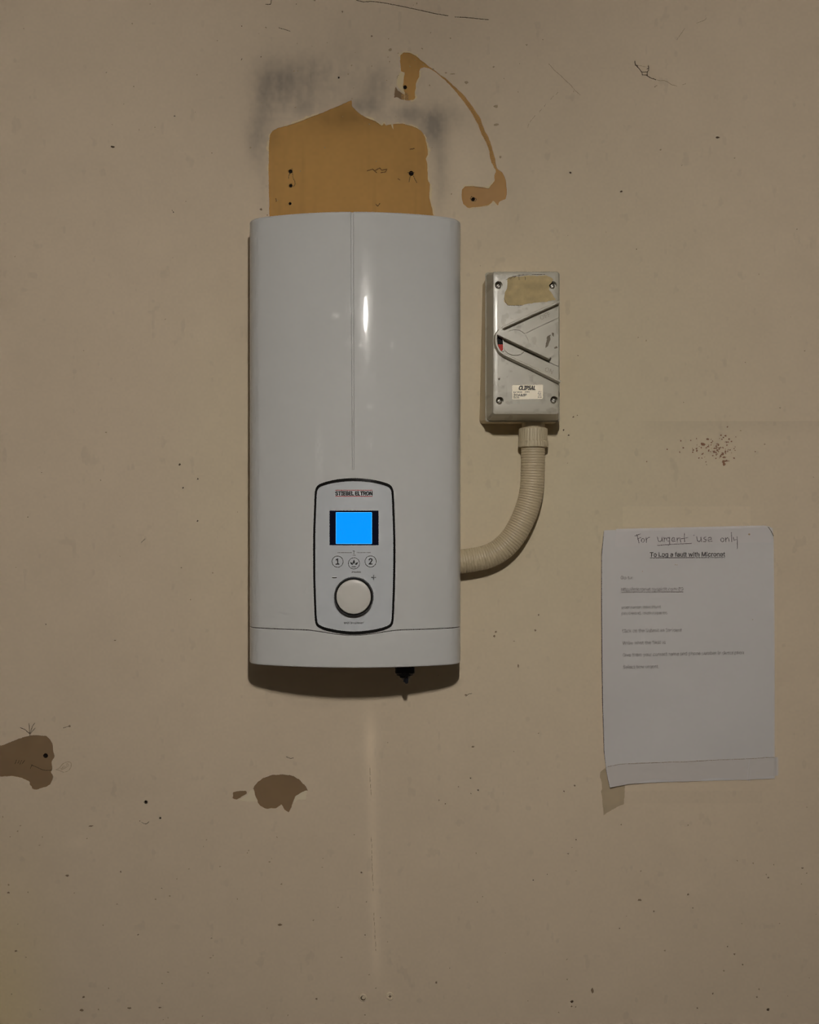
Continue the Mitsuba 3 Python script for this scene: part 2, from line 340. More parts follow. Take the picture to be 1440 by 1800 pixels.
# pale torn lips of the paint skin
lips = []
for o, s_ in ((openings[0], 51), (openings[1], 52)):
    lip = rough(o.buffer(.0011), .0011, .0016, s_).difference(o.buffer(-.0001))
    keep = unary_union([sg.box(*W(a, d), *W(c, b)) for a, b, c, d in ((745, 225, 775, 379), (500, 190, 560, 222), (640, 200, 742, 226), (722, 125, 750, 180), (690, 120, 712, 180), (815, 318, 872, 336), (700, 80, 735, 100), (815, 354, 880, 372), (466, 230, 480, 300))])
    lips.append(lip.intersection(keep))
put('wall_back__paint_lip', ext(unary_union(lips), 0, .0003), 'm_paintchip', kind='stuff', label='pale torn lips of paint along the bare patches')
# ribbed brush marks across the strip
ribs = []
cl = [(784, 138.5), (800, 155), (816, 173), (831, 194), (842, 213), (850, 234), (857, 251), (861, 266), (866, 281), (872, 298)]
ls = sg.LineString(cl); n = int(ls.length / 3.4)
for i in range(n):
    a = ls.interpolate(i / n, normalized=True); b = ls.interpolate(min(1, i / n + .01), normalized=True)
    tx, ty = b.x - a.x, b.y - a.y; q = math.hypot(tx, ty) or 1; tx, ty = tx / q, ty / q
    w = 4.4 + 2 * math.sin(i * .5) if i > 3 else 2
    j = random.uniform(-1.2, 1.2)
    ribs.append([(a.x - ty * w - tx * j, a.y + tx * w - ty * j), (a.x + ty * w + tx * j, a.y - tx * w + ty * j)])
put('wall_back__brush_ridge', ext(lines(ribs, .0007).intersection(openings[1]), -SKIN, -SKIN + .0003), 'm_strip', kind='stuff', label='dark dried brush ridges across the bare curved strip')
# pale paint chip beside the upper tab
put('wall_back__paint_chip', ext(rough(wpoly([(698, 150), (697.5, 142), (703, 128), (707, 129), (710.5, 130), (709, 140), (708, 152), (711, 163), (706, 160), (701, 155)]), .0003, seed=11), 0, .0004), 'm_paintchip', label='pale flake of paint beside the upper tab')
put('wall_back__pencil_drawing', ext(lines([ellipse(701, 137, 3.2, 4.6, 10)], .0006), .0001, .0003), 'm_pencil_light')
# smears and spots on the bare board
put('wall_back__board_stain', ext(lines([[(646, 300), (655, 297), (662, 303)], [(660, 299), (668, 295), (671, 299), (680, 297), (678, 302), (670, 303)], [(700, 314), (703, 316)], [(661, 359), (664, 362), (668, 357)],
      [(485, 349), (485.5, 354)], [(721, 262), (728, 261)]], .0011), -SKIN, -SKIN + .0001), 'm_smear', kind='stuff', label='dark smears on the large bare tan board')
put('wall_back__drip_mark', ext(lines([[(510, 303), (508, 308), (507, 314)], [(513, 296), (514.5, 305), (515, 313), (518, 318), (519, 323), (516.5, 327)], [(722, 308), (720, 314), (719, 320)], [(727, 309), (730, 316), (733, 321)],
      [(829, 345), (834, 347), (838, 350), (835, 354), (830, 353), (827, 349), (829, 345)], [(717, 303), (729, 303.5)]], .0005), -SKIN, -SKIN + .0002), 'm_pencil', label='thin dark drips below the screw holes')
# drawings
face = lines([[(53, 1351), (55, 1347), (56.8, 1344.3)], [(55.2, 1345.5), (61.5, 1347.4), (67, 1350), (72, 1352.6), (79, 1354.2), (90.6, 1354.2)], [(28.6, 1336.5), (26, 1342.7)], [(33.5, 1337), (31, 1342)], [(38, 1336.5), (34.5, 1343.5)], [(43, 1336.5), (38.5, 1343)]], .0006)
put('wall_back__pencil_drawing', ext(face, -SKIN, -SKIN + .0002), 'm_pencil', label='pencil smile and whiskers drawn on the brown patch')
hair = lines([[(52.6, 1293.5), (52.6, 1290), (49, 1287), (44, 1282.5), (36, 1279)], [(52.4, 1290), (51.8, 1282), (51, 1272)], [(52.8, 1289), (55, 1283), (57.5, 1276), (60.8, 1271.5)], [(53, 1290.5), (56.5, 1286), (62, 1279.5)]], .0006)
put('wall_back__pencil_drawing', ext(hair, 0, .0002), 'm_pencil', label='four pencil hairs drawn above the brown patch')
bub = lines([[(98.5, 1353), (104, 1350.3), (107, 1346.5), (110.5, 1342.7), (115, 1340), (119, 1339.2), (124, 1339.6), (125.6, 1343), (125, 1348), (122, 1353), (117.5, 1356.3), (111.5, 1357.5), (107.5, 1356), (104, 1354), (98.5, 1353)]], .0005)
tx, tz = W(109, 1354.3)
bub_m = trimesh.util.concatenate([ext(bub, 0, .0002), world(text_flat('MILO', tx, tz, .0098, .0034, rot=33, depth=.0002))])
put('wall_back__pencil_drawing', bub_m, 'm_pencil_light', label='pencil speech bubble reading MILO')
doodle = lines([[(1116.3, 107.5), (1116.6, 111), (1117.2, 113.8), (1121, 115.5)], [(1117.5, 114.5), (1124, 121), (1128, 126.5)], [(1128, 126.8), (1137.5, 126.6), (1140.8, 123.2)], [(1129, 131.8), (1138, 132)], [(1128.5, 127), (1129.3, 132)],
                [(1138, 127), (1138.3, 134)], [(1140, 115.5), (1140.6, 121.5), (1137, 121)], [(1137, 133), (1141, 135.3), (1145, 137.6), (1153, 140)]], .0008)
put('wall_back__pencil_drawing', ext(doodle, 0, .0002), 'm_pencil', label='dark scribble with a trailing line in the upper right')
put('wall_back__pencil_drawing', ext(lines([[(1153, 140), (1160, 142), (1168, 141.5), (1174, 144), (1180, 148.5), (1190, 151.5)], [(1200, 149), (1206, 147)], [(1121, 115.5), (1130, 116), (1136, 118)], [(928, 224), (930, 218)], [(932, 215), (935, 210)],
      [(936, 209), (941, 203)], [(948, 197), (952, 192)], [(957, 187), (960, 182)], [(968, 175), (973, 169)], [(978, 166), (981, 162)], [(965, 112), (975, 124), (985, 132), (995, 142), (1004, 150), (1010, 158), (1020, 167)],
      [(1190, 70), (1197, 60), (1204, 50)], [(1224, 41), (1238, 36), (1242, 32)]], .0005), 0, .00015), 'm_pencil_light', label='faint pencil lines in the upper right of the wall')
cracks = [[(619, -4), (630, 1.5), (639, 3.5), (652, 2.5), (663, 3.5), (680, 6), (694, 8.7), (720, 14), (743, 19), (765, 24), (788, 27.8)], [(800, 30), (819, 30.6), (840, 33), (859, 34.7)], [(467, 8), (476, 7.5), (477, 0)]]
put('wall_back__crack', ext(lines(cracks, .0007), 0, .00015), 'm_pencil', label='hairline crack running along the top of the wall')
jn = []
for y0, y1, x0, x1 in ((1350, 1399, 650.3, 652), (1472, 1540, 653, 655), (1540, 1568, 655, 656.5), (1605, 1672, 657.5, 661)):
    y = y0
    while y < y1:
        L = random.uniform(3, 9); t = (y - y0) / (y1 - y0); x = x0 + (x1 - x0) * t + random.uniform(-.5, .5)
        jn.append([(x, y), (x + .3, min(y + L, y1))]); y += L + random.uniform(1, 6)
put('wall_back__joint_crack', ext(lines(jn, .0006), 0, .0002), 'm_pencil_light', kind='stuff', label='broken hairline crack along the joint below the heater')
# specks
def blobs(items, seed, h=.00018):
    r = np.random.default_rng(seed); out = []
    for px, py, w, *hh in items:
        hgt = hh[0] if hh else w
        n = 8; a = np.linspace(0, 2 * np.pi, n, endpoint=False)
        k = r.uniform(.7, 1.2, n)
        out.append(sg.Polygon([W(px + w / 2 * k[i] * math.cos(a[i]), py + hgt / 2 * k[i] * math.sin(a[i])) for i in range(n)]).buffer(0))
    return ext(unary_union(out), 0, h)
DARK = [(198.3, 258.3, 7, 4), (307, 204, 2.4), (305, 373, 2.6), (303, 370, 1.8), (459, 368, 4), (470, 378, 3, 2), (316, 816.5, 4.5, 4), (347.6, 842, 3), (322, 857.5, 3), (176.8, 844, 2), (73, 830.5, 2), (347.6, 915.7, 3), (49, 909, 2), (319, 998, 3, 2),
        (80.6, 1097.5, 1.8, 3), (202, 1125.5, 4, 1.8), (1261.5, 242, 7, 4), (1003, 303.5, 4.2), (1092.5, 336.5, 5, 3), (1401, 403, 2), (1119, 438, 2), (1350.5, 1774.7, 5), (1016, 625, 3, 2), (1008, 733, 3), (991, 756, 2.6), (1000, 765, 3), (1015, 730, 2),
        (602, 21, 3), (521, 7.5, 2), (553, 1, 4, 2), (911, 1170.5, 2.5, 6), (122, 1276.5, 5, 3.5), (160, 1452, 9, 2), (246, 1443, 2), (492, 1625.5, 9, 4), (642, 1643.5, 2.6), (635.5, 1534, 4), (556.6, 1756, 4), (644, 1585, 2), (767, 1727, 4),
        (827.6, 1368, 2.6), (840.5, 1389, 3), (806, 1383, 2), (828, 1395, 2), (783, 1413, 2.4), (772, 1406.5, 2), (831.5, 1312.7, 5, 3), (819, 1221.5, 5, 3), (937.5, 1547, 2), (991.5, 1391, 3), (1010.5, 1381, 3.5), (1124, 1582, 7, 4), (1210, 1572, 4),
        (1149.6, 1602, 3.4), (1089.5, 1632, 2.6), (1279, 1664, 2.6), (1291, 1677.6, 3.4), (1305.6, 1695.5, 3), (1350.8, 1542.6, 3), (1411, 1526, 4, 2), (1005.5, 1760.5, 5), (1005, 1769, 3), (1012, 1770, 3.5, 2), (1226, 1772, 3), (1331, 1752.5, 3), (1253, 1746.5, 3),
        (1041.5, 1740.5, 5, 10), (1013, 1476, 3), (1092, 1449.5, 2.4), (999, 1500.5, 3, 2), (1360.5, 1520, 2), (1218, 1596, 2.5), (143.7, 1776, 8, 5), (147, 1752.5, 5, 4), (28, 1671.5, 6, 3), (227.5, 1772, 7, 3), (281, 1771, 6, 2.4), (243, 1643, 3), (284.5, 1561.5, 2.4),
        (212.5, 1532.5, 3), (118.7, 1539, 7, 4), (14.5, 1569, 5, 2.5), (962, 1537, 2), (653.5, 63.5, 4, 3), (459, 100, 2.4), (425, 104, 2), (425, 46, 2), (424.5, 105, 2),
        (872, 1111, 4, 3), (947, 1081, 3), (941, 1108, 4), (869, 1118, 4)]
scr = lines([[(248.5, 954), (252, 950), (255.3, 947)], [(112, 1279.5), (118, 1277.5), (124, 1276)], [(490, 49), (500, 51.5), (510, 55)], [(819, 1224), (824, 1220), (829, 1219)], [(503, 1330), (511, 1333.5), (516, 1332)], [(249, 1445), (253, 1448), (258, 1448), (262, 1444.5)]], .0005)
BLACK = {(198.3, 258.3), (316, 816.5), (347.6, 842), (322, 857.5), (347.6, 915.7), (1261.5, 242), (1003, 303.5), (1092.5, 336.5), (1350.5, 1774.7), (1000, 765), (991, 756), (840.5, 1389), (827.6, 1368), (307, 204), (305, 373), (937.5, 1547), (1005.5, 1760.5)}
put('wall_back__paint_speck', trimesh.util.concatenate([blobs([d for d in DARK if d[:2] in BLACK], 21), ext(scr, 0, .00015)]), 'm_pencil', kind='stuff', label='small dark specks and nicks scattered over the wall')
put('wall_back__paint_speck', blobs([d for d in DARK if d[:2] not in BLACK], 24), 'm_speck', kind='stuff', label='small brown specks scattered over the wall')
FAINT = [(868, 118, 4, 3), (872, 187, 9, 6), (873, 219, 10, 5), (820, 145, 7, 5), (686, 87, 6.5, 5), (880, 276, 4), (796, 130, 8, 2), (784, 128, 5, 3), (886, 138, 2)] + [(random.uniform(0, 1440), random.uniform(0, 1800), random.uniform(1.2, 3.6), random.uniform(1.2, 3.2)) for _ in range(90)] + \
        [(random.uniform(0, 1440), random.uniform(1450, 1800), random.uniform(1.5, 4), random.uniform(1.2, 3.2)) for _ in range(70)] + [(random.gauss(620, 140), random.gauss(110, 60), random.uniform(1.2, 3.4)) for _ in range(40)]
put('wall_back__paint_speck', blobs(FAINT, 22), 'm_pencil_light', kind='stuff', label='faint specks all over the wall')
SPAT = [(1236, 781, 8, 7), (1244, 772, 6, 4), (1273, 816, 6, 5), (1276, 810.5, 12, 2.6), (1271.5, 812, 5, 6), (1275.5, 794.5, 3, 5), (1256, 794.5, 4.5, 5), (1282, 772, 3.5), (1279, 750.5, 2.6), (1267.5, 765, 3.5, 3), (1275.5, 766, 4, 3), (1272, 769, 3), (1269.5, 772, 2.6),
        (1197, 775, 3, 2.4), (1214.5, 774, 3.4, 2.4), (1201, 787, 2.8, 2.4), (1195, 795, 2.6), (1173, 790, 3), (1290.5, 805.5, 3.4, 2.6), (1290.5, 788.5, 2.4), (1328, 794, 2.4), (1137, 811.5, 2.2), (1224.5, 788.5, 3), (1219, 791, 3), (1218, 795, 3), (1225, 793, 3), (1229, 805, 3, 2.4),
        (1286, 776, 3), (1277, 777, 3), (1280, 777, 2.6), (1278, 782.5, 2.6), (1235, 798, 4, 2.4), (1251, 778, 4, 2.6), (1262, 780.5, 6, 2.2), (1257, 788, 7, 2.6), (1245, 785, 5, 2.6), (1261, 791.5, 4, 4), (1253.5, 801, 4, 2), (1267, 802, 3.5), (1273, 804, 7, 2.6), (1271, 798.5, 4, 5)]
SPAT += [(1256 + random.gauss(0, 17), 791 + random.gauss(0, 9), random.uniform(1.4, 3)) for _ in range(60)]
put('wall_back__rust_spatter', blobs(SPAT, 23), 'm_rust', kind='stuff', label='cluster of brown spatter above the paper notice')
# filled screw heads low on the wall
for i, (px, py, lab) in enumerate(((638.5, 1753.5, 'left one of two round screw heads near the bottom of the wall'), (685.8, 1751, 'right one of two round screw heads near the bottom of the wall'))):
    x, z = W(px, py)
    k = 'wall_screw' if i == 0 else 'wall_screw_001'
    head = lathe([(0, .0009), (.0016, .0009), (.0017, .0003), (.0026, .0002), (.0031, .0013), (.0040, .0012), (.0045, 0), (.0045, -.0004)], [x, 0, z], seg=24)
    scene[k + '__head'] = mikit.ply(head, 'm_filler', smooth=40)
    cross = unary_union([sg.box(x - .0016, z - .00035, x + .0016, z + .00035), sg.box(x - .00035, z - .0016, x + .00035, z + .0016)]) if i else sg.Point(x, z - .0002).buffer(.0026).difference(sg.Point(x + .0004, z + .0003).buffer(.0021))
    scene[k + '__slot'] = mikit.ply(ext(cross, .0008, .00105), 'm_pencil')
    say(k, lab, 'screw')

# ------------------------------------------------------------------ the water heater
YAW = math.radians(-0.3); YC, YS = math.cos(YAW), math.sin(YAW)
XH, YG = -.0587, .0008                      # the heater's middle on the wall and its small gap behind
HF, HR = .0942, .228                       # depth of the front, radius of its curve
def HW(x, d, z): return np.column_stack([XH + x * YC + d * YS, -(YG + d * YC - x * YS), ZC + z])
def yf(x): return HF - (HR - np.sqrt(HR ** 2 - np.square(x)))
prof = sg.Point(0, HF - HR).buffer(HR, quad_segs=400).intersection(sg.box(-.114, -.03, .114, .2)).buffer(-.027, quad_segs=24).buffer(.027, quad_segs=24).intersection(sg.box(-.2, .0006, .2, .2))
ex = np.array(prof.exterior.coords)[:-1]
i0 = int(np.argmin(ex[:, 0] + ex[:, 1])); ex = np.roll(ex, -i0, 0)       # start at the left back corner
if ex[1, 1] < ex[0, 1] + 1e-6 and ex[1, 0] > ex[0, 0]: ex = np.vstack([ex[:1], ex[:0:-1]])
path = sg.LineString(ex)
Lp = path.length
s_mid = Lp / 2
ss = np.unique(np.concatenate([np.linspace(0, s_mid - .0045, 110), np.arange(s_mid - .0045, s_mid + .0045, .00015), np.linspace(s_mid + .0045, Lp, 110)]))
pp = np.array([path.interpolate(s).coords[0] for s in ss])                # (x, depth) from left back over the front to right back
tt = np.gradient(pp, axis=0); tt /= np.linalg.norm(tt, axis=1, keepdims=True)
nn = np.column_stack([-tt[:, 1], tt[:, 0]])
if nn[len(nn) // 2, 1] < 0: nn = -nn
TOP, BOT = .3139, -.1630
def seam(x): return -.1237 - .0052 * np.where(np.abs(x) < .055, .5 + .5 * np.cos(np.pi * np.minimum(np.abs(x), .055) / .055), 0)
def groove(x, z):
    t = np.clip((TOP - z) / (TOP - .0445), 0, 1)
    xc, w = -.0008 + .0012 * t, .0013 - .0007 * t
    a = np.abs(x - xc)
    g = np.clip((w + .0004 - a) / .0004, 0, 1)
    return .0023 * g * np.clip((z - .0440) / .0006, 0, 1)
def shell(zrows, grv=False):
    rows = []
    for zf, inset in zrows:
        z = zf(pp[:, 0]) if callable(zf) else np.full(len(pp), zf)
        q = pp - nn * (np.asarray(inset) + (groove(pp[:, 0], z) if grv else 0))[:, None] if grv else pp - nn * inset
        rows.append(HW(q[:, 0] * (1 + .010 * np.clip((.045 - q[:, 1]) / .045, 0, 1) + .001), np.maximum(q[:, 1], .0006), z))
    return loft(rows)
fil = [(r * (1 - math.cos(math.radians(a))), r * math.sin(math.radians(a))) for r in (.0028,) for a in (0, 20, 40, 60, 75, 90)]
up = [(lambda x: seam(x) + .0003, .0035), (lambda x: seam(x) + .0003, .0006), (lambda x: seam(x) + .0009, 0.0)]
def lerp_row(t): return lambda x: (seam(x) + .0009) * (1 - t) + .0430 * t
up += [(lerp_row(t), 0.0) for t in (.05, .15, .35, .6, .85, 1.0)]
up += [(z, 0.0) for z in (.0438, .0441, .0444, .0447, .050, .10, .15, .20, .25, .29)] + [(TOP - .0028 + b, a) for a, b in fil]
up += [(TOP, .02)]
put('water_heater__upper_cover', shell(up, True), 'm_white', smooth=35, label='tall glossy white curved cover with a fine centre groove')
lo = [(BOT, .02), (BOT, .0018), (BOT + .0006, .0006), (BOT + .0018, 0.0), (BOT + .02, 0.0), (lambda x: seam(x) - .0009, 0.0), (lambda x: seam(x) - .0003, .0006), (lambda x: seam(x) - .0003, .0035)]
put('water_heater__lower_cover', shell(lo), 'm_white', smooth=35, label='low white cover strip below the seam')
put('water_heater__inner_body', shell([(BOT + .004, .004), (BOT + .004, .003), (TOP - .006, .003), (TOP - .006, .004)]), 'm_black')
say('water_heater', 'tall white tankless water heater with a blue lit screen mounted on the stained wall', 'water heater')
def wrap(m, h=0.0, sub=None):
    """A flat (x, z, h) mesh, x from the heater's middle and z from the camera's height, laid onto the curved front."""
    if sub:
        v, f = trimesh.remesh.subdivide_to_size(m.vertices, m.faces, sub); m = trimesh.Trimesh(v, f, process=True)
    v = m.vertices
    out = HW(v[:, 0], yf(v[:, 0]) + h + v[:, 2], v[:, 1])
    return trimesh.Trimesh(out, m.faces, process=False)
SF = K * D / (D - .0945)
def L(px, py): return ((px - 720) / SF - XH - HF * YS) / YC, -(py - 900) / SF
def smooth_closed(pts, n=240):
    from scipy.interpolate import splprep, splev
    p = np.array(pts + [pts[0]], float)
    tck, _ = splprep(p.T, s=0, per=True, k=3)
    return np.column_stack(splev(np.linspace(0, 1, n, endpoint=False), tck))
half = [(0, 840.6), (20, 841.6), (42, 845), (56, 849.0), (63.5, 852.5), (68, 859), (69.6, 868), (70.6, 890), (72, 930), (72.4, 980), (71.8, 1030), (70.2, 1075), (69, 1092), (66.5, 1100), (60, 1104.8), (42, 1110.3), (20, 1113.8), (0, 1115)]
cxp = 622.6
outl = [(cxp + a, b) for a, b in half] + [(cxp - a, b) for a, b in half[-2:0:-1]]
pl = sg.Polygon([L(*q) for q in smooth_closed(outl)]).buffer(0)
inner = pl.buffer(-.0021, quad_segs=8)
i2 = affinity.scale(inner, 1.0, .988)
put('water_heater__bezel', trimesh.util.concatenate([wrap(flat(pl.difference(i2), 0, .0009), 0, .004), wrap(flat(pl.buffer(-.0005).difference(i2), .0009, .0013), 0, .004)]), 'm_black_gloss', label='glossy black rounded frame around the controls')
put('water_heater__control_panel', wrap(flat(i2, -.0005, .0005), 0, .004), 'm_panel', label='flat grey white control panel')
PH = .0005
def bx(x0, y0, x1, y1):
    a, b = L(x0, y1), L(x1, y0); return sg.box(a[0], a[1], b[0], b[1])
put('water_heater__display_window', wrap(flat(bx(579.4, 897.6, 665.6, 958.2), 0, .0006), PH, .004), 'm_navy', label='dark navy display glass')
scrn = flat(bx(590.8, 900.6, 653.8, 955.8).buffer(-.0008).buffer(.0008), .0006, .0009)
scene['water_heater__screen'] = mikit.ply(wrap(scrn, PH, .005), 'm_navy', emitter={'type': 'area', 'radiance': rgb(.0, .31, 1.0)})
say('water_heater__screen', 'bright blue lit screen, blank')
scene['water_heater__screen_edge'] = mikit.ply(wrap(flat(bx(590.4, 900.2, 654.2, 956.2).buffer(-.0008).buffer(.0008).difference(bx(591.2, 901, 653.4, 955.4)), .0006, .0011), PH, .005), 'm_navy', emitter={'type': 'area', 'radiance': rgb(.10, .50, 1.0)})
say('water_heater__screen_edge', 'thin paler blue lit rim of the screen')
tx, tz = L(589.6, 870.6)
lt = text_flat('STIEBEL ELTRON', tx, tz, 65.6 / SF, 6.6 / SF, bold=True, heavy=.06)
put('water_heater__lettering', wrap(lt, PH), 'm_print', label='black bold maker lettering STIEBEL ELTRON')
put('water_heater__lettering_line', wrap(flat(unary_union([bx(589.4, 861.2, 654.9, 862.5), bx(589.4, 871.8, 654.9, 873.1)]), 0, .00015), PH, .004), 'm_red_print', label='two dark red lines above and below the lettering')
tx, tz = L(622.4, 974.2)
marks = [wrap(text_flat('T', tx, tz, None, 5.4 / SF, anchor='c'), PH)]
put('water_heater__panel_marking', wrap(text_flat('T', tx, tz, None, 5.8 / SF, anchor='c'), PH), 'm_print')
put('water_heater__panel_marking', wrap(flat(unary_union([bx(592.8, 971.0, 618.4, 971.9), bx(626.8, 970.8, 652, 971.7), bx(619.8, 975.6, 625, 976.5)]), 0, .00012), PH, .004), 'm_print_grey')
def rot_leaf(cx, cy, ang, lx=2.0, ly=4.4):
    a = np.linspace(0, 2 * np.pi, 20, endpoint=False)
    x = lx * np.sin(a) * (1 - .35 * np.cos(a)); y = ly * np.cos(a)
    c, s = math.cos(math.radians(ang)), math.sin(math.radians(ang))
    return sg.Polygon([L(cx + x[i] * c - y[i] * s, cy - (x[i] * s + y[i] * c)) for i in range(20)]).buffer(0)
for px, py, kind in ((593.6, 987.2, '1'), (622.5, 990.2, 'leaf'), (651.7, 986.9, '2')):
    x, z = L(px, py); r = 10.3 / SF
    k = put('water_heater__button', wrap(flat(sg.Point(x, z).buffer(r, quad_segs=12), 0, .0003), PH, .004), 'm_panel', label={'1': 'round button marked 1', '2': 'round button marked 2', 'leaf': 'round button with a leaf symbol'}[kind])
    scene[k + '__outline'] = mikit.ply(wrap(flat(sg.Point(x, z).buffer(r, quad_segs=12).difference(sg.Point(x, z).buffer(r - .00058, quad_segs=12)), .0003, .00042), PH), 'm_print')
    if kind == 'leaf':
        m = flat(unary_union([rot_leaf(622.4, 987.5, 0, 1.6, 3.4), rot_leaf(618.2, 990.3, 42, 1.5, 3.2), rot_leaf(627.2, 990.3, -48, 1.5, 3.2), bx(618.6, 995.4, 625.6, 996.8)]), .0003, .00042)
    else:
        m = lift(text_flat(kind, x, z - 5.0 / SF, None, 10.2 / SF, bold=True, anchor='c'), .0003)
    scene[k + '__symbol'] = mikit.ply(wrap(m, PH), 'm_print')
put('water_heater__panel_marking', wrap(flat(unary_union([bx(618.5 + i * 2.35, 1004.0 + (i % 2) * .3, 620.1 + i * 2.35, 1006.8) for i in range(7)]), 0, .00012), PH), 'm_print_grey')
put('water_heater__panel_marking', wrap(flat(bx(584, 1015.0, 592, 1016.2), 0, .00012), PH), 'm_print', label='black minus sign')
put('water_heater__panel_marking', wrap(flat(unary_union([bx(652.8, 1014.6, 661, 1015.8), bx(656.3, 1010.7, 657.5, 1019.4)]), 0, .00012), PH), 'm_print', label='black plus sign')
tx, tz = L(622.6, 1096.4)
put('water_heater__panel_marking', wrap(text_flat('MADE IN GERMANY', tx, tz, 34.5 / SF, 3.0 / SF, bold=True, anchor='c'), PH), 'm_print', label='tiny black line MADE IN GERMANY')
dx, dz = L(622.4, 1048.2)
dc = HW(np.array([dx]), np.array([HF + PH - .0006]), np.array([dz]))[0]
put('water_heater__dial', lathe([(0, .0086), (.012, .0085), (.0168, .0082), (.0178, .0074), (.0180, .0066)], dc, seg=72), 'm_dial', smooth=50, label='round off-white dial knob')
scene['water_heater__dial__ring'] = mikit.ply(lathe([(.0179, .0068), (.0182, .0076), (.0192, .0076), (.0202, .0064), (.0206, .003), (.0206, 0)], dc, seg=72), 'm_black_gloss', smooth=40)
say('water_heater__dial__ring', 'black ring around the dial')
# valve under the heater
vx = (712 - 720) / (K * D / (D - .050)); vy = -.050
def zz(py, d=.050): return ZC - (py - 900) / (K * D / (D - d))
def vbox(x0, x1, y0, y1, z0, z1, r=.001):
    return loft([np.column_stack([q[:, 0], q[:, 1], np.full(len(q), z)]) for z, g in ((z0, r), (z0 + r, 0), (z1 - r, 0), (z1, r)) for q in [rrect(x0 + g, x1 - g, y0 + g, y1 - g, min(.002, (x1 - x0) / 3))]])
put('water_heater__valve', trimesh.util.concatenate([vbox(vx - .0105, vx + .0105, vy - .008, vy + .010, zz(1183.5), ZC + BOT + .001), lathe([(0, 0), (.0088, 0), (.0088, .004), (0, .004)], [vx, vy, zz(1187)], 'z', 8), vbox(vx - .0058, vx + .0015, vy - .004, vy + .003, zz(1192), zz(1184)),
    vbox(vx - .0003, vx + .0038, vy - .0030, vy + .0005, zz(1201.5), zz(1180))]), 'm_valve', label='dark blue drain valve hanging from the underside')
scene['water_heater__valve__nozzle'] = mikit.ply(lathe([(.0042, 0), (.0046, .001), (.0056, .004), (.0066, .010), (.0066, .012)], [vx + .0005, vy + .003, zz(1195)], 'z', 24), 'm_valve_clear', smooth=40)
say('water_heater__valve__nozzle', 'greyish clear nozzle of the valve')
scene['water_heater__valve__pin'] = mikit.ply(vbox(vx - .0017, vx + .0017, vy - .0015, vy + .0015, zz(1199), zz(1190), .0004), 'm_valve')

# ------------------------------------------------------------------ isolator switch
S = 'isolator_switch'
def rr(d, x0, x1, z0, z1, r): return ring(rrect(x0, x1, ZC + z0, ZC + z1, r), d)
def cham(d, x0, x1, z0, z1, r, c):
    q = rrect(x0, x1, ZC + z0, ZC + z1, r); k = np.minimum(1, ((q[:, 0] - x0) + (ZC + z1 - q[:, 1])) / c)   # the top left corner is cut off
    q = q + np.outer(np.maximum(0, 1 - k) * c / 2, [1, -1]); return ring(q, d)
base = loft([cham(.0, .0788, .1652, .0990, .2634, .005, .012), cham(.004, .0786, .1654, .0988, .2636, .005, .012), cham(.029, .0828, .1640, .0988, .2626, .004, .007), cham(.031, .0836, .1634, .0995, .2618, .003, .005)])
put(S + '__base', base, 'm_grey_base', smooth=30, label='beige grey back box')
FD = .070
rings = [rr(.0322, .0832, .1644, .0990, .2622, .003), rr(.0347, .0830, .1646, .0988, .2624, .003), rr(.0354, .0843, .1634, .1000, .2612, .003), rr(.040, .0848, .1628, .1006, .2604, .003),
         rr(.066, .0882, .1596, .1034, .2568, .003), rr(.0688, .0887, .1592, .1040, .2562, .0028), rr(.0695, .0892, .1588, .1045, .2557, .0026), rr(.0698, .0902, .1579, .1055, .2547, .0024), rr(FD, .0935, .1548, .1085, .2518, .0020)]
cover = loft(rings)
SCREWS = [(876.9, 501.0), (972.0, 501.0), (878.6, 704.3), (974.4, 703.2)]
cut = [trimesh.creation.cylinder(radius=.0041, height=.018, sections=28, transform=trimesh.transformations.translation_matrix([W(*q, FD)[0], -FD, W(*q, FD)[1]]) @ trimesh.transformations.rotation_matrix(math.pi / 2, [1, 0, 0])) for q in SCREWS]
cover.merge_vertices()
try:
    cv = trimesh.boolean.difference([cover] + cut, engine='manifold')
except Exception as e:
    print('boolean failed', e); cv = cover
put(S + '__cover', cv, 'm_grey', smooth=25, label='grey plastic front cover with bevelled sides')
for q in SCREWS:
    x, z = W(*q, FD); c = [x, -(FD - .0088), z]
    k = put(S + '__screw', lathe([(0, .0042), (.0016, .0041), (.0026, .0034), (.0030, .0022), (.0030, 0)], c, seg=24), 'm_screw', smooth=40)
    scene[k + '__slot'] = mikit.ply(trimesh.util.concatenate([world(lift(flat(affinity.rotate(sg.box(x - .0024, z - .0003, x + .0024, z + .0003), random.choice((-30, 25, 40))), 0, .0003), FD - .0088 + .0040))]), 'm_hole')
def Fp(d, *pts): return [W(x, y, d) for x, y in pts]
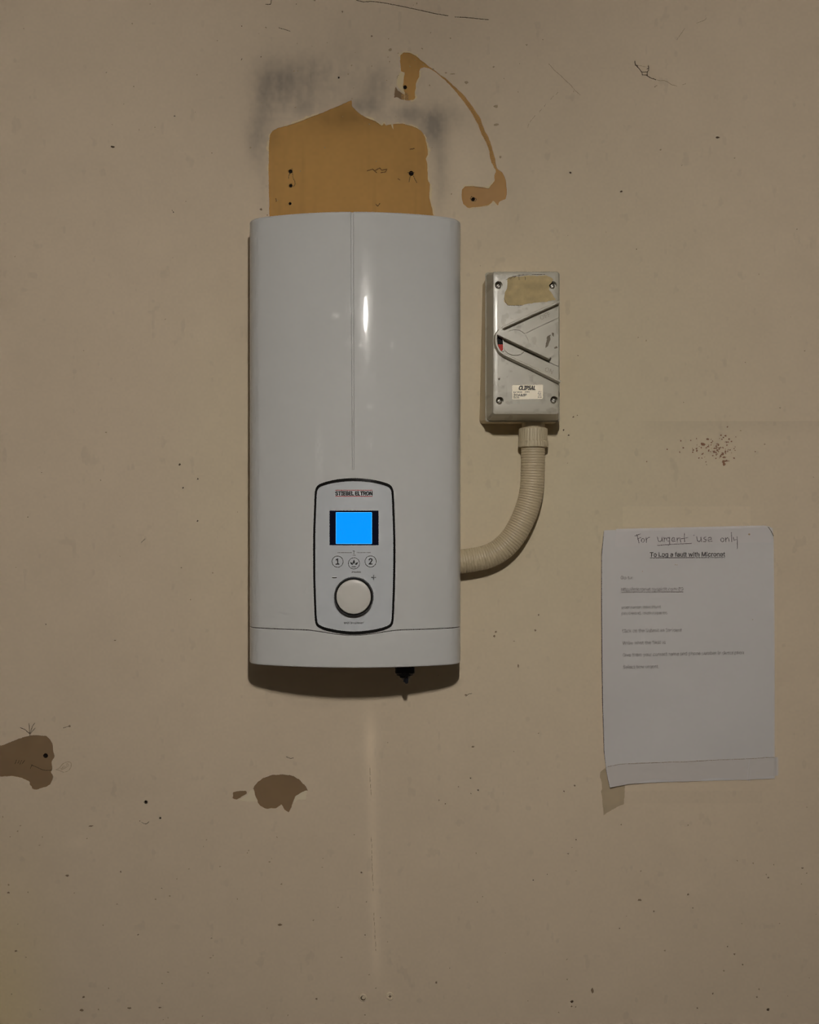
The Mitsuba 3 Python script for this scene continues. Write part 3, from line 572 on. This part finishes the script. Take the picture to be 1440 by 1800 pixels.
# V-shaped ridge
vr = [(983.5, 530.8), (935, 552.5), (886, 575), (878, 580.5), (873, 588), (871.8, 598), (873.6, 608), (878.5, 617.5), (886, 623), (935, 646), (985.5, 671)]
def sweep_ridge(pts, h, top, outer, innr):
    p = np.array(pts); t = np.gradient(p, axis=0); t /= np.linalg.norm(t, axis=1, keepdims=True)
    nl = np.column_stack([-t[:, 1], t[:, 0]])                     # inner side of the V
    if (nl[0] @ (p[len(p) // 2] - p[0] + p[-1] - p[0])) < 0: nl = -nl
    prof = [(-outer, -.001), (-outer, .0), (-top, h - .0006), (-top + .0005, h), (top - .0005, h), (top, h - .0006), (innr, 0.0), (innr, -.001)]
    v = np.array([[(p[i, 0] + nl[i, 0] * a, -(FD + b), p[i, 1] + nl[i, 1] * a) for a, b in prof] for i in range(len(p))])
    return loft(v)
put(S + '__guard_ridge', sweep_ridge([tuple(q) for q in Fp(FD + .009, *vr)], .0105, .0011, .0019, .0013), 'm_grey', smooth=20, label='raised V shaped ridge around the lever')
vl = sg.LineString(Fp(FD + .009, *vr)).buffer(.001)
vin = sg.Polygon(Fp(FD + .001, *vr)).buffer(0).intersection(sg.box(-1, 0, W(982.5, 0, FD)[0], 3)).buffer(-.0006)
cxd, czd = W(905.5, 602.5, FD + .001); RD = .0134
gl = [sg.LineString(Fp(FD + .001, (922, 587.5), (984, 558.5))).buffer(.0006), sg.LineString(Fp(FD + .001, (924, 617), (984, 646))).buffer(.0003)]
gapd = sg.Point(cxd, czd).buffer(RD + .0006, quad_segs=20)
put(S + '__dial_plate', ext(vin.difference(unary_union(gl + [gapd])), FD - .001, FD + .0016), 'm_grey', label='raised V shaped plate with embossed markings')
put(S + '__rotor', ext(sg.Point(cxd, czd).buffer(RD, quad_segs=20).intersection(vin), FD - .001, FD + .0022), 'm_grey')
# lever
a, b = np.array(W(877.5, 583.5, FD + .013)), np.array(W(967, 627, FD + .013))
u = (b - a) / np.linalg.norm(b - a); w_ = np.array([-u[1], u[0]])
def lever_ring(h, wl, wr, e): 
    p = [a - u * .001 + w_ * wl, a - u * .001 - w_ * wl, b + u * e - w_ * wr, b + u * e + w_ * wr]
    g = sg.Polygon(p).buffer(-.0006).buffer(.0006, quad_segs=4)
    return g
lev = trimesh.util.concatenate([ext(lever_ring(0, .0036, .0026, .0004), FD + .0015, FD + .0145), ext(lever_ring(0, .0031, .0021, .0000), FD + .0145, FD + .0150)])
put(S + '__lever', lev, 'm_grey', label='straight grey lever turned down to the right')
# red indicator in its slot
ind = sg.Polygon(Fp(FD + .004, (871.8, 588), (873.2, 607), (876, 614), (880.6, 621), (886, 615.5), (885.6, 606), (884.6, 592))).buffer(0)
put(S + '__indicator', trimesh.util.concatenate([ext(ind.difference(ind.buffer(-.0009)), FD, FD + .0055)]), 'm_rim', label='pale rim of the on off window left of the lever')
ki = S + '__indicator'
scene[ki + '__dark_slot'] = mikit.ply(ext(ind.buffer(-.0009).intersection(sg.box(-1, W(0, 606.5, FD)[1], 1, 3)), FD, FD + .0040), 'm_black')
scene[ki + '__red_flag'] = mikit.ply(ext(ind.buffer(-.0009).intersection(sg.box(-1, 0, 1, W(0, 606.5, FD)[1])), FD, FD + .0046), 'm_red')
say(ki + '__red_flag', 'red on indicator')
for s, px, py, ang in (('OFF', 951, 563, 24), ('ON', 957, 652.5, -22)):
    tx, tz = W(px, py, FD); put(S + '__embossed_word', world(lift(text_flat(s, tx, tz, None, .0046, rot=ang, depth=.0002), FD + .0016)), 'm_emboss', label=f'faint raised word {s}')
# torn label, sticker
res = [(892.5, 489), (897, 487), (912, 486.5), (925, 484), (944, 485), (960, 483.5), (970, 488), (973, 491.5), (966, 500), (965.5, 509), (972, 518), (977, 527), (960, 530.5), (948, 531.5), (929, 533.5), (920, 536.5), (893.5, 536.5), (886, 529.5), (887, 515), (891, 508)]
put(S + '__torn_label', ext(rough(wpoly(res, FD), .0004, .0008, 31), FD, FD + .00018), 'm_residue', label='torn beige remains of a label at the top')
sc2 = unary_union([sg.LineString(Fp(FD, *s)).buffer(.0002) for s in ([(890, 492), (896, 488.5), (903, 487), (910, 484.5)], [(896, 491.5), (900, 488)], [(904, 489.5), (907, 485.5)], [(911.5, 483), (916, 484), (921, 482.7)], [(912, 485), (913, 492)], [(923, 486), (923.5, 493)], [(900, 486), (930, 482.5)], [(935, 482.5), (958, 482.5)], [(886.5, 524), (890, 533), (893, 536.5)], [(893, 537), (919, 537)])])
put(S + '__ink_scribble', ext(sc2, FD + .0001, FD + .0003), 'm_pencil', label='dark torn edge marks over the label remains')
sm = unary_union([rough(wpoly([(962, 592), (968, 588), (967, 598), (963, 609), (959, 612), (960, 602)], FD), .0003, .0008, 32), rough(wpoly([(970, 585), (974, 586), (973, 592), (970, 589)], FD), .0002, .0008, 33), rough(wpoly([(974, 611), (979, 609), (980, 612), (975, 613.5)], FD), .0002, .0008, 34), sg.Point(*W(877.5, 666, FD)).buffer(.0009)])
put(S + '__grime_mark', ext(sm, FD, FD + .0018), 'm_grey_mark', kind='stuff')
st = wpoly([(900.2, 677.2), (954.8, 676.4), (954.4, 701.2), (900.6, 702.2)], FD).buffer(-.0008).buffer(.0008)
put(S + '__sticker', ext(st, FD, FD + .0002), 'm_sticker', label='small white rating sticker')
SH = FD + .0002; SS = K * D / (D - SH)
def stext(key, s, px, py, wpx, cpx, **kw):
    tx, tz = W(px, py, SH); scene[S + '__sticker__' + key] = mikit.ply(world(lift(text_flat(s, tx, tz, wpx / SS, cpx / SS, **kw), SH)), 'm_ink_bold')
stext('brand_word', 'CLIPSAL', 911.5, 685.2, 30, 6.8, bold=True, slant=.22, heavy=.07)
say(S + '__sticker__brand_word', 'bold slanted word CLIPSAL')
stext('rating_word', '20AMP', 902.8, 697.2, 23, 5.0, heavy=.03)
say(S + '__sticker__rating_word', 'rating 20AMP')
fine = []
for px, py, n, st_ in ((902.8, 690.4, 3, 1.5), (908.4, 690.2, 6, 1.7), (923, 689.9, 5, 1.75), (903, 700.2, 7, 1.6), (947, 689.3, 3, 1.7), (945.5, 692.6, 4, 1.6), (946.5, 695.5, 4, 1.55), (945.3, 699.4, 2, 1.6), (949.3, 699.2, 2, 1.8)):
    for i in range(n):
        x0, z0 = W(px + i * st_, py, SH); fine.append(sg.box(x0, z0, x0 + 1.1 / SS, z0 + random.uniform(1.3, 2.2) / SS))
scene[S + '__sticker__fine_print'] = mikit.ply(ext(unary_union(fine), SH, SH + .0001), 'm_ink'); say(S + '__sticker__fine_print', kind='stuff')
say(S, 'grey weatherproof isolator switch box with a lever right of the water heater', 'isolator switch')

# ------------------------------------------------------------------ conduit and its gland
C = 'flexible_conduit'
CD = .0195; sc_ = K * D / (D - CD)
gx, gz = (937.4 - 720) / sc_, ZC - (752.0 - 900) / sc_
def ribbed(profile, nrib, amp, center):
    n = nrib * 4; rings_ = []
    for r, h in profile:
        a = np.linspace(0, 2 * np.pi, n, endpoint=False); q = r + (amp if r > .0152 else 0) * np.where((np.arange(n) % 4) < 2, 1, 0)
        rings_.append(np.column_stack([q * np.cos(a), q * np.sin(a), np.full(n, h)]))
    m = loft(rings_); m.apply_translation(center); return m
put(C + '__gland', trimesh.util.concatenate([ribbed([(.0138, -.0216), (.0158, -.0215), (.0162, -.0205), (.0162, -.0150), (.0154, -.0146), (.0156, -.0015), (.0152, -.0005), (.0140, 0)], 30, .0004, [gx, -CD, gz])]), 'm_gland', smooth=35, label='pale plastic gland nut under the switch box')
put(C + '__gland_collar', lathe([(0, -.001), (.0128, -.001), (.0128, .0085), (0, .0085)], [gx, -CD, gz], 'z', 40), 'm_grey_base', smooth=40)
from scipy.interpolate import splprep, splev
pts = np.array([(937.2, 778), (937.2, 800), (937.0, 826), (935.5, 852), (931.5, 878), (924, 902), (912.5, 926), (899.5, 947), (883, 964), (866, 974.5), (848, 980.5), (828, 984.5), (808, 987), (793, 988.5)])
xz = np.array([W(q[0], q[1], CD) for q in pts])
dep = np.interp(np.arange(len(pts)), [0, 4, 9, 13], [CD, CD, .021, .0235])
tck, _ = splprep([xz[:, 0], -dep, xz[:, 1]], s=1e-7)
uu = np.linspace(0, 1, 2000); P = np.column_stack(splev(uu, tck)); sl = np.concatenate([[0], np.cumsum(np.linalg.norm(np.diff(P, axis=0), axis=1))])
pitch, per = .00295, 8
ns = int(sl[-1] / pitch * per); si = np.linspace(0, sl[-1], ns)
P = np.column_stack([np.interp(si, sl, P[:, k]) for k in range(3)])
Tn = np.gradient(P, axis=0); Tn /= np.linalg.norm(Tn, axis=1, keepdims=True)
Y = np.array([0, 1, 0.0]); rings_ = []
ang = np.linspace(0, 2 * np.pi, 40, endpoint=False)
prf = np.array([.55, .95, 1, 1, 1, .95, .55, .0])
for i in range(ns):
    n1 = np.cross(Tn[i], Y); n1 /= np.linalg.norm(n1); n2 = np.cross(n1, Tn[i])
    r = .0127 + .00065 * prf[i % per]
    rings_.append(P[i] + r * (np.cos(ang)[:, None] * n1 + np.sin(ang)[:, None] * n2))
put(C + '__hose', loft(rings_), 'm_conduit', smooth=True, label='ribbed beige hose bending left')
say(C, 'ribbed beige flexible conduit curving from the switch box to the water heater', 'conduit')

# ------------------------------------------------------------------ paper notice and its tapes
def quad(u, v):
    lx = np.interp(v, [0, .1, .3, .5, .7, .87, .95, 1], [1061.5, 1057.3, 1057, 1057.6, 1059, 1061.7, 1066, 1071])
    rx = np.interp(v, [0, .05, 1], [1357.5, 1359.6, 1361.5])
    ty = np.interp(u, [0, .95, 1], [932, 925.5, 928]); by = np.interp(u, [0, .12, .3, .85, 1], [1382.5, 1377, 1374.5, 1370, 1368])
    return lx + (rx - lx) * u, ty + (by - ty) * v
def paper_h(u, v):
    edge = np.exp(-u * 9) * (.0012 + .0030 * np.sin(np.pi * np.clip(v, 0, 1)) ** .7)
    right = np.exp(-(1 - u) * 12) * .0012 * np.sin(np.pi * np.clip((v - .05) * 1.2, 0, 1))
    wave = .0005 * np.sin(u * 7 + v * 3) * np.sin(np.pi * v) + .00035 * np.sin(v * 14 + u * 4) * np.sin(np.pi * u)
    corner = .003 * np.exp(-((1 - v) * 14)) * np.exp(-u * 10)
    return .0013 + edge + right + wave + corner
def uv_of(px, py):
    u, v = (px - 1060) / 300, (py - 930) / 445
    for _ in range(6):
        qx, qy = quad(u, v); u = u - (qx - px) / 300; v = v - (qy - py) / 445
    return u, v
def sheet(us, vs, h0, h1, fn=paper_h, q=quad, mask=None):
    U, V = np.meshgrid(us, vs); px, py = q(U, V); n, m_ = len(us), len(vs)
    x = (px - 720) / K; z = ZC - (py - 900) / K; h = fn(U, V)
    f = []; idx = np.arange(n * m_).reshape(m_, n)
    a, b, c, d = idx[:-1, :-1].ravel(), idx[:-1, 1:].ravel(), idx[1:, 1:].ravel(), idx[1:, :-1].ravel()
    top = np.vstack([np.stack([a, d, c], 1), np.stack([a, c, b], 1)])
    rim = np.concatenate([idx[0, :], idx[1:, -1], idx[-1, -2::-1], idx[-2:0:-1, 0]])
    r2 = np.roll(rim, -1); N = n * m_
    side = np.vstack([np.stack([rim, rim + N, r2 + N], 1), np.stack([rim, r2 + N, r2], 1)])
    v = np.vstack([np.column_stack([x.ravel(), -(h.ravel() + h1), z.ravel()]), np.column_stack([x.ravel(), -(h.ravel() + h0), z.ravel()])])
    return trimesh.Trimesh(v, np.vstack([top, top[:, ::-1] + N, side[:, ::-1]]), process=False)
N_ = 'paper_notice'
put(N_ + '__sheet', sheet(np.linspace(0, 1, 61), np.linspace(0, 1, 81), -.0002, 0), 'm_paper', smooth=40, label='white paper sheet curling off the wall along its left edge')
def onpaper(m2):
    """A flat mesh whose x, z are wall metres, laid onto the sheet."""
    v = m2.vertices; px, py = v[:, 0] * K + 720, 900 - (v[:, 1] - ZC) * K
    u, w = uv_of(px, py)
    return trimesh.Trimesh(np.column_stack([v[:, 0], -(paper_h(u, w) + .00012 + v[:, 2]), v[:, 1]]), m2.faces, process=False)
def ptext(s, px, py, wpx, cpx, bold=False, rot=0.4, m='m_ink', under=False, label=None):
    x, z = W(px, py); t = text_flat(s, x, z, wpx / K, cpx / K, bold=bold, rot=rot, depth=.0001)
    k = put(N_ + '__printed_line', onpaper(t), m, label=label or f'printed line {s}')
    if under:
        c, q = math.cos(math.radians(rot)), math.sin(math.radians(rot)); n = 30
        t = trimesh.Trimesh(*trimesh.remesh.subdivide_to_size(*(lambda mm: (mm.vertices, mm.faces))(flat(affinity.rotate(sg.box(x, z - 2.6 / K, x + wpx / K, z - 1.5 / K), rot, origin=(x, z)), 0, .0001)), .006), process=False)
        scene[k + '__underline'] = mikit.ply(onpaper(t), m)
ptext('To Log a fault with Micronet', 1142, 978.6, 132.5, 7.6, True, .35, 'm_ink_bold', True)
ptext('Go to:', 1090.5, 1018, 21.5, 5.6, rot=.4)
ptext('http://micronet.sysaidit.com:80', 1091, 1038.8, 110, 6.4, rot=.25, under=True)
ptext('username: seanhunt', 1092, 1069.8, 69.5, 5.4, rot=.6)
ptext('password: motorspares', 1092, 1080.2, 81, 5.4, rot=.6)
ptext('Click on the Submit an Incident', 1093, 1111.5, 105, 6.0, rot=.7)
ptext('Write what the fault is', 1093.5, 1132.6, 76, 6.0, rot=.7)
ptext('Give them your contact name and phone number in description', 1094, 1153.8, 213, 6.0, rot=1.15)
ptext('Select how urgent.', 1094.5, 1174.8, 63.5, 6.0, rot=.7)
hs = [[(300, 130), (310, 162), (318, 194)], [(287, 140), (308, 132), (330, 124)], [(305, 163), (332, 152)], ellipse(347, 174, 12, 15), [(372, 150), (374, 190)], [(374, 170), (384, 155), (399, 149)],
      [(459, 148), (465, 180), (480, 184), (491, 170), (494, 150), (497, 182)], [(510, 151), (512, 186)], [(512, 165), (518, 156), (525, 155)], ellipse(540, 166, 11, 14), [(552, 150), (552, 180), (551, 205), (543, 210)],
      [(569, 171), (592, 168), (590, 156), (579, 152), (568, 165), (573, 183), (596, 180)], [(608, 152), (612, 186)], [(612, 168), (620, 154), (631, 157), (637, 185)], [(668, 118), (664, 150), (668, 184)], [(642, 161), (690, 153)],
      [(458, 213), (520, 207), (600, 202), (720, 197)], [(735, 136), (741, 134)], [(760, 146), (765, 176), (778, 185), (790, 172), (793, 148), (797, 183)], [(832, 148), (816, 152), (815, 162), (832, 170), (829, 184), (810, 182)],
      [(848, 171), (874, 164), (869, 150), (856, 150), (846, 165), (852, 183), (878, 181)], ellipse(957, 170, 13, 15), [(980, 152), (984, 186)], [(984, 168), (994, 154), (1005, 158), (1010, 185)], [(1026, 112), (1030, 186)],
      [(1042, 150), (1047, 173), (1064, 167)], [(1070, 145), (1072, 190), (1072, 236)]]
hs = [[(1050 + x / 4.364, 910 + y / 4.364) for x, y in s] for s in hs]
put(N_ + '__handwriting', onpaper(lift(trimesh.Trimesh(*trimesh.remesh.subdivide_to_size(*(lambda q: (q.vertices, q.faces))(flat(lines(hs, .00062), 0, .0001)), .003), process=False), .0005)), 'm_hand', label='handwritten words For urgent use only with urgent underlined')
put(N_ + '__ink_dot', onpaper(flat(unary_union([sg.Point(*W(x, y)).buffer(r / K, quad_segs=4) for x, y, r in ((1316.6, 939, 1.5), (1129, 1004, .7), (1322.5, 1089, .6), (1187, 992.5, .8), (1190, 993, .6))]), 0, .0008)), 'm_pencil_light', kind='stuff')
say(N_, 'white printed notice with handwriting on top taped to the wall below the switch', 'notice')
def strip(u0, u1, vtop, vbot, off, extra=lambda u, v: 0 * u):
    """A strip of tape over the sheet; vtop, vbot give its edges along u."""
    def q(U, V): return quad(U, vtop(U) + (vbot(U) - vtop(U)) * V)
    def fn(U, V):
        v = vtop(U) + (vbot(U) - vtop(U)) * V
        inside = paper_h(np.clip(U, 0, 1), np.clip(v, 0, 1))
        t = np.clip((U - 1) / .008, 0, 1)
        s = np.clip((v - 1) / .004, 0, 1); s = np.maximum(s, np.clip((-v) / .004, 0, 1)); t = np.maximum(t, s)
        return inside * (1 - t) + .0003 * t + extra(U, v)
    return sheet(np.linspace(u0, u1, 121), np.linspace(0, 1, 13), -.00005 + off, .00012 + off, fn, q)
put('adhesive_tape', strip(.072, .985, lambda u: -.004 + 0 * u, lambda u: .066 - .004 * u, .0002 - .0001), 'm_tape_top', smooth=40, label='wide clear tape across the top of the paper notice', cat='tape')
put('adhesive_tape', strip(.004, 1.022, lambda u: .921 - .006 * u + .001 * np.sin(u * 25), lambda u: .995 + .006 * np.sin(u * 17), .0003), 'm_tape', smooth=40, label='milky wide tape across the bottom of the paper notice', cat='tape')
# folds in the bottom tape and the sheet's dark edges
fold = lines([[(1313, 1371), (1314.5, 1352), (1317, 1334)], [(1317, 1372), (1319, 1350)]], .0008)
put('adhesive_tape_001__crease', onpaper(lift(flat(fold, 0, .0002), .0004)), 'm_tape_top')
edge = lines([[(1067, 1346), (1090, 1342), (1150, 1340), (1172, 1339), (1205, 1338.5), (1225, 1337), (1268, 1335), (1330, 1332.5), (1352, 1330.5), (1361, 1330.5)]], .00035)
put('adhesive_tape_001__edge_line', onpaper(lift(flat(edge, 0, .0001), .0004)), 'm_speck', label='grimy upper edge of the bottom tape')
torn = [(1055.5, 1357), (1064, 1350), (1068, 1360), (1071.5, 1372), (1090, 1376), (1098.5, 1379), (1098, 1395), (1097, 1413), (1085, 1418), (1075, 1424), (1061.5, 1433), (1060.6, 1420), (1059, 1406), (1058, 1394), (1056, 1392), (1058.5, 1388), (1058, 1376), (1055, 1366)]
put('masking_tape', ext(rough(wpoly(torn), .0003, .0015, 41), .0001, .0006), 'm_masking', label='torn greyish piece of tape at the bottom left corner of the paper notice', cat='tape')
lu = [(1062.2, 934), (1058, 972), (1057.6, 1066), (1058.2, 1160), (1059.6, 1244), (1062.4, 1322), (1066.8, 1358), (1071.6, 1381)]
put('paper_notice__left_edge_line', ext(lines([lu], .0008), .0001, .0016), 'm_hand', label='thin dark line along the left edge of the sheet')  # a narrow dark strip following the sheet's left outline
put('paper_notice__torn_corner', ext(lines([[(1350, 926.5), (1354, 932), (1357.5, 938.5), (1359, 942)]], .0006), .0012, .0022), 'm_grey_mark', label='dark torn sliver at the top right corner')

# ------------------------------------------------------------------ the lamp (hangs from the ceiling, above the frame)
aim = LAMP_AXIS / np.linalg.norm(LAMP_AXIS)
R = trimesh.geometry.align_vectors([0, 0, 1], aim); R[:3, 3] = LAMP
cap = [(LAMP_R * math.cos(math.radians(a)), -LAMP_R * (1 - math.sin(math.radians(a)))) for a in np.linspace(90, 0, 9)]
bulb = trimesh.creation.revolve(np.array([(0, 0)] + cap[1:] + [(LAMP_R, -LAMP_LEN - LAMP_R)])[::-1], sections=40)
bulb.apply_transform(R)
if (bulb.face_normals * (bulb.triangles_center - (LAMP - aim * .05))).sum(1).mean() < 0: bulb.invert()
scene['ceiling_lamp__bulb'] = mikit.ply(bulb, 'm_lamp', emitter={'type': 'area', 'radiance': rgb(*LAMP_L)})
e = LAMP_LEN + LAMP_R
soc = trimesh.creation.revolve(np.array([(0, -e - .07), (.018, -e - .07), (.024, -e - .06), (.024, -e - .001), (.012, -e - .0005), (0, -e - .0005)]), sections=40); soc.apply_transform(R)
scene['ceiling_lamp__socket'] = mikit.ply(soc, 'm_lamp', smooth=40)
top = LAMP - aim * (e + .045)
stem = trimesh.creation.cylinder(radius=.008, segment=[[top[0], top[1], top[2]], [top[0], top[1], RZ - .001]], sections=20)
scene['ceiling_lamp__stem'] = mikit.ply(stem, 'm_lamp', smooth=40)
say('ceiling_lamp', 'white stick bulb in a socket hanging on a stem from the ceiling', 'lamp')
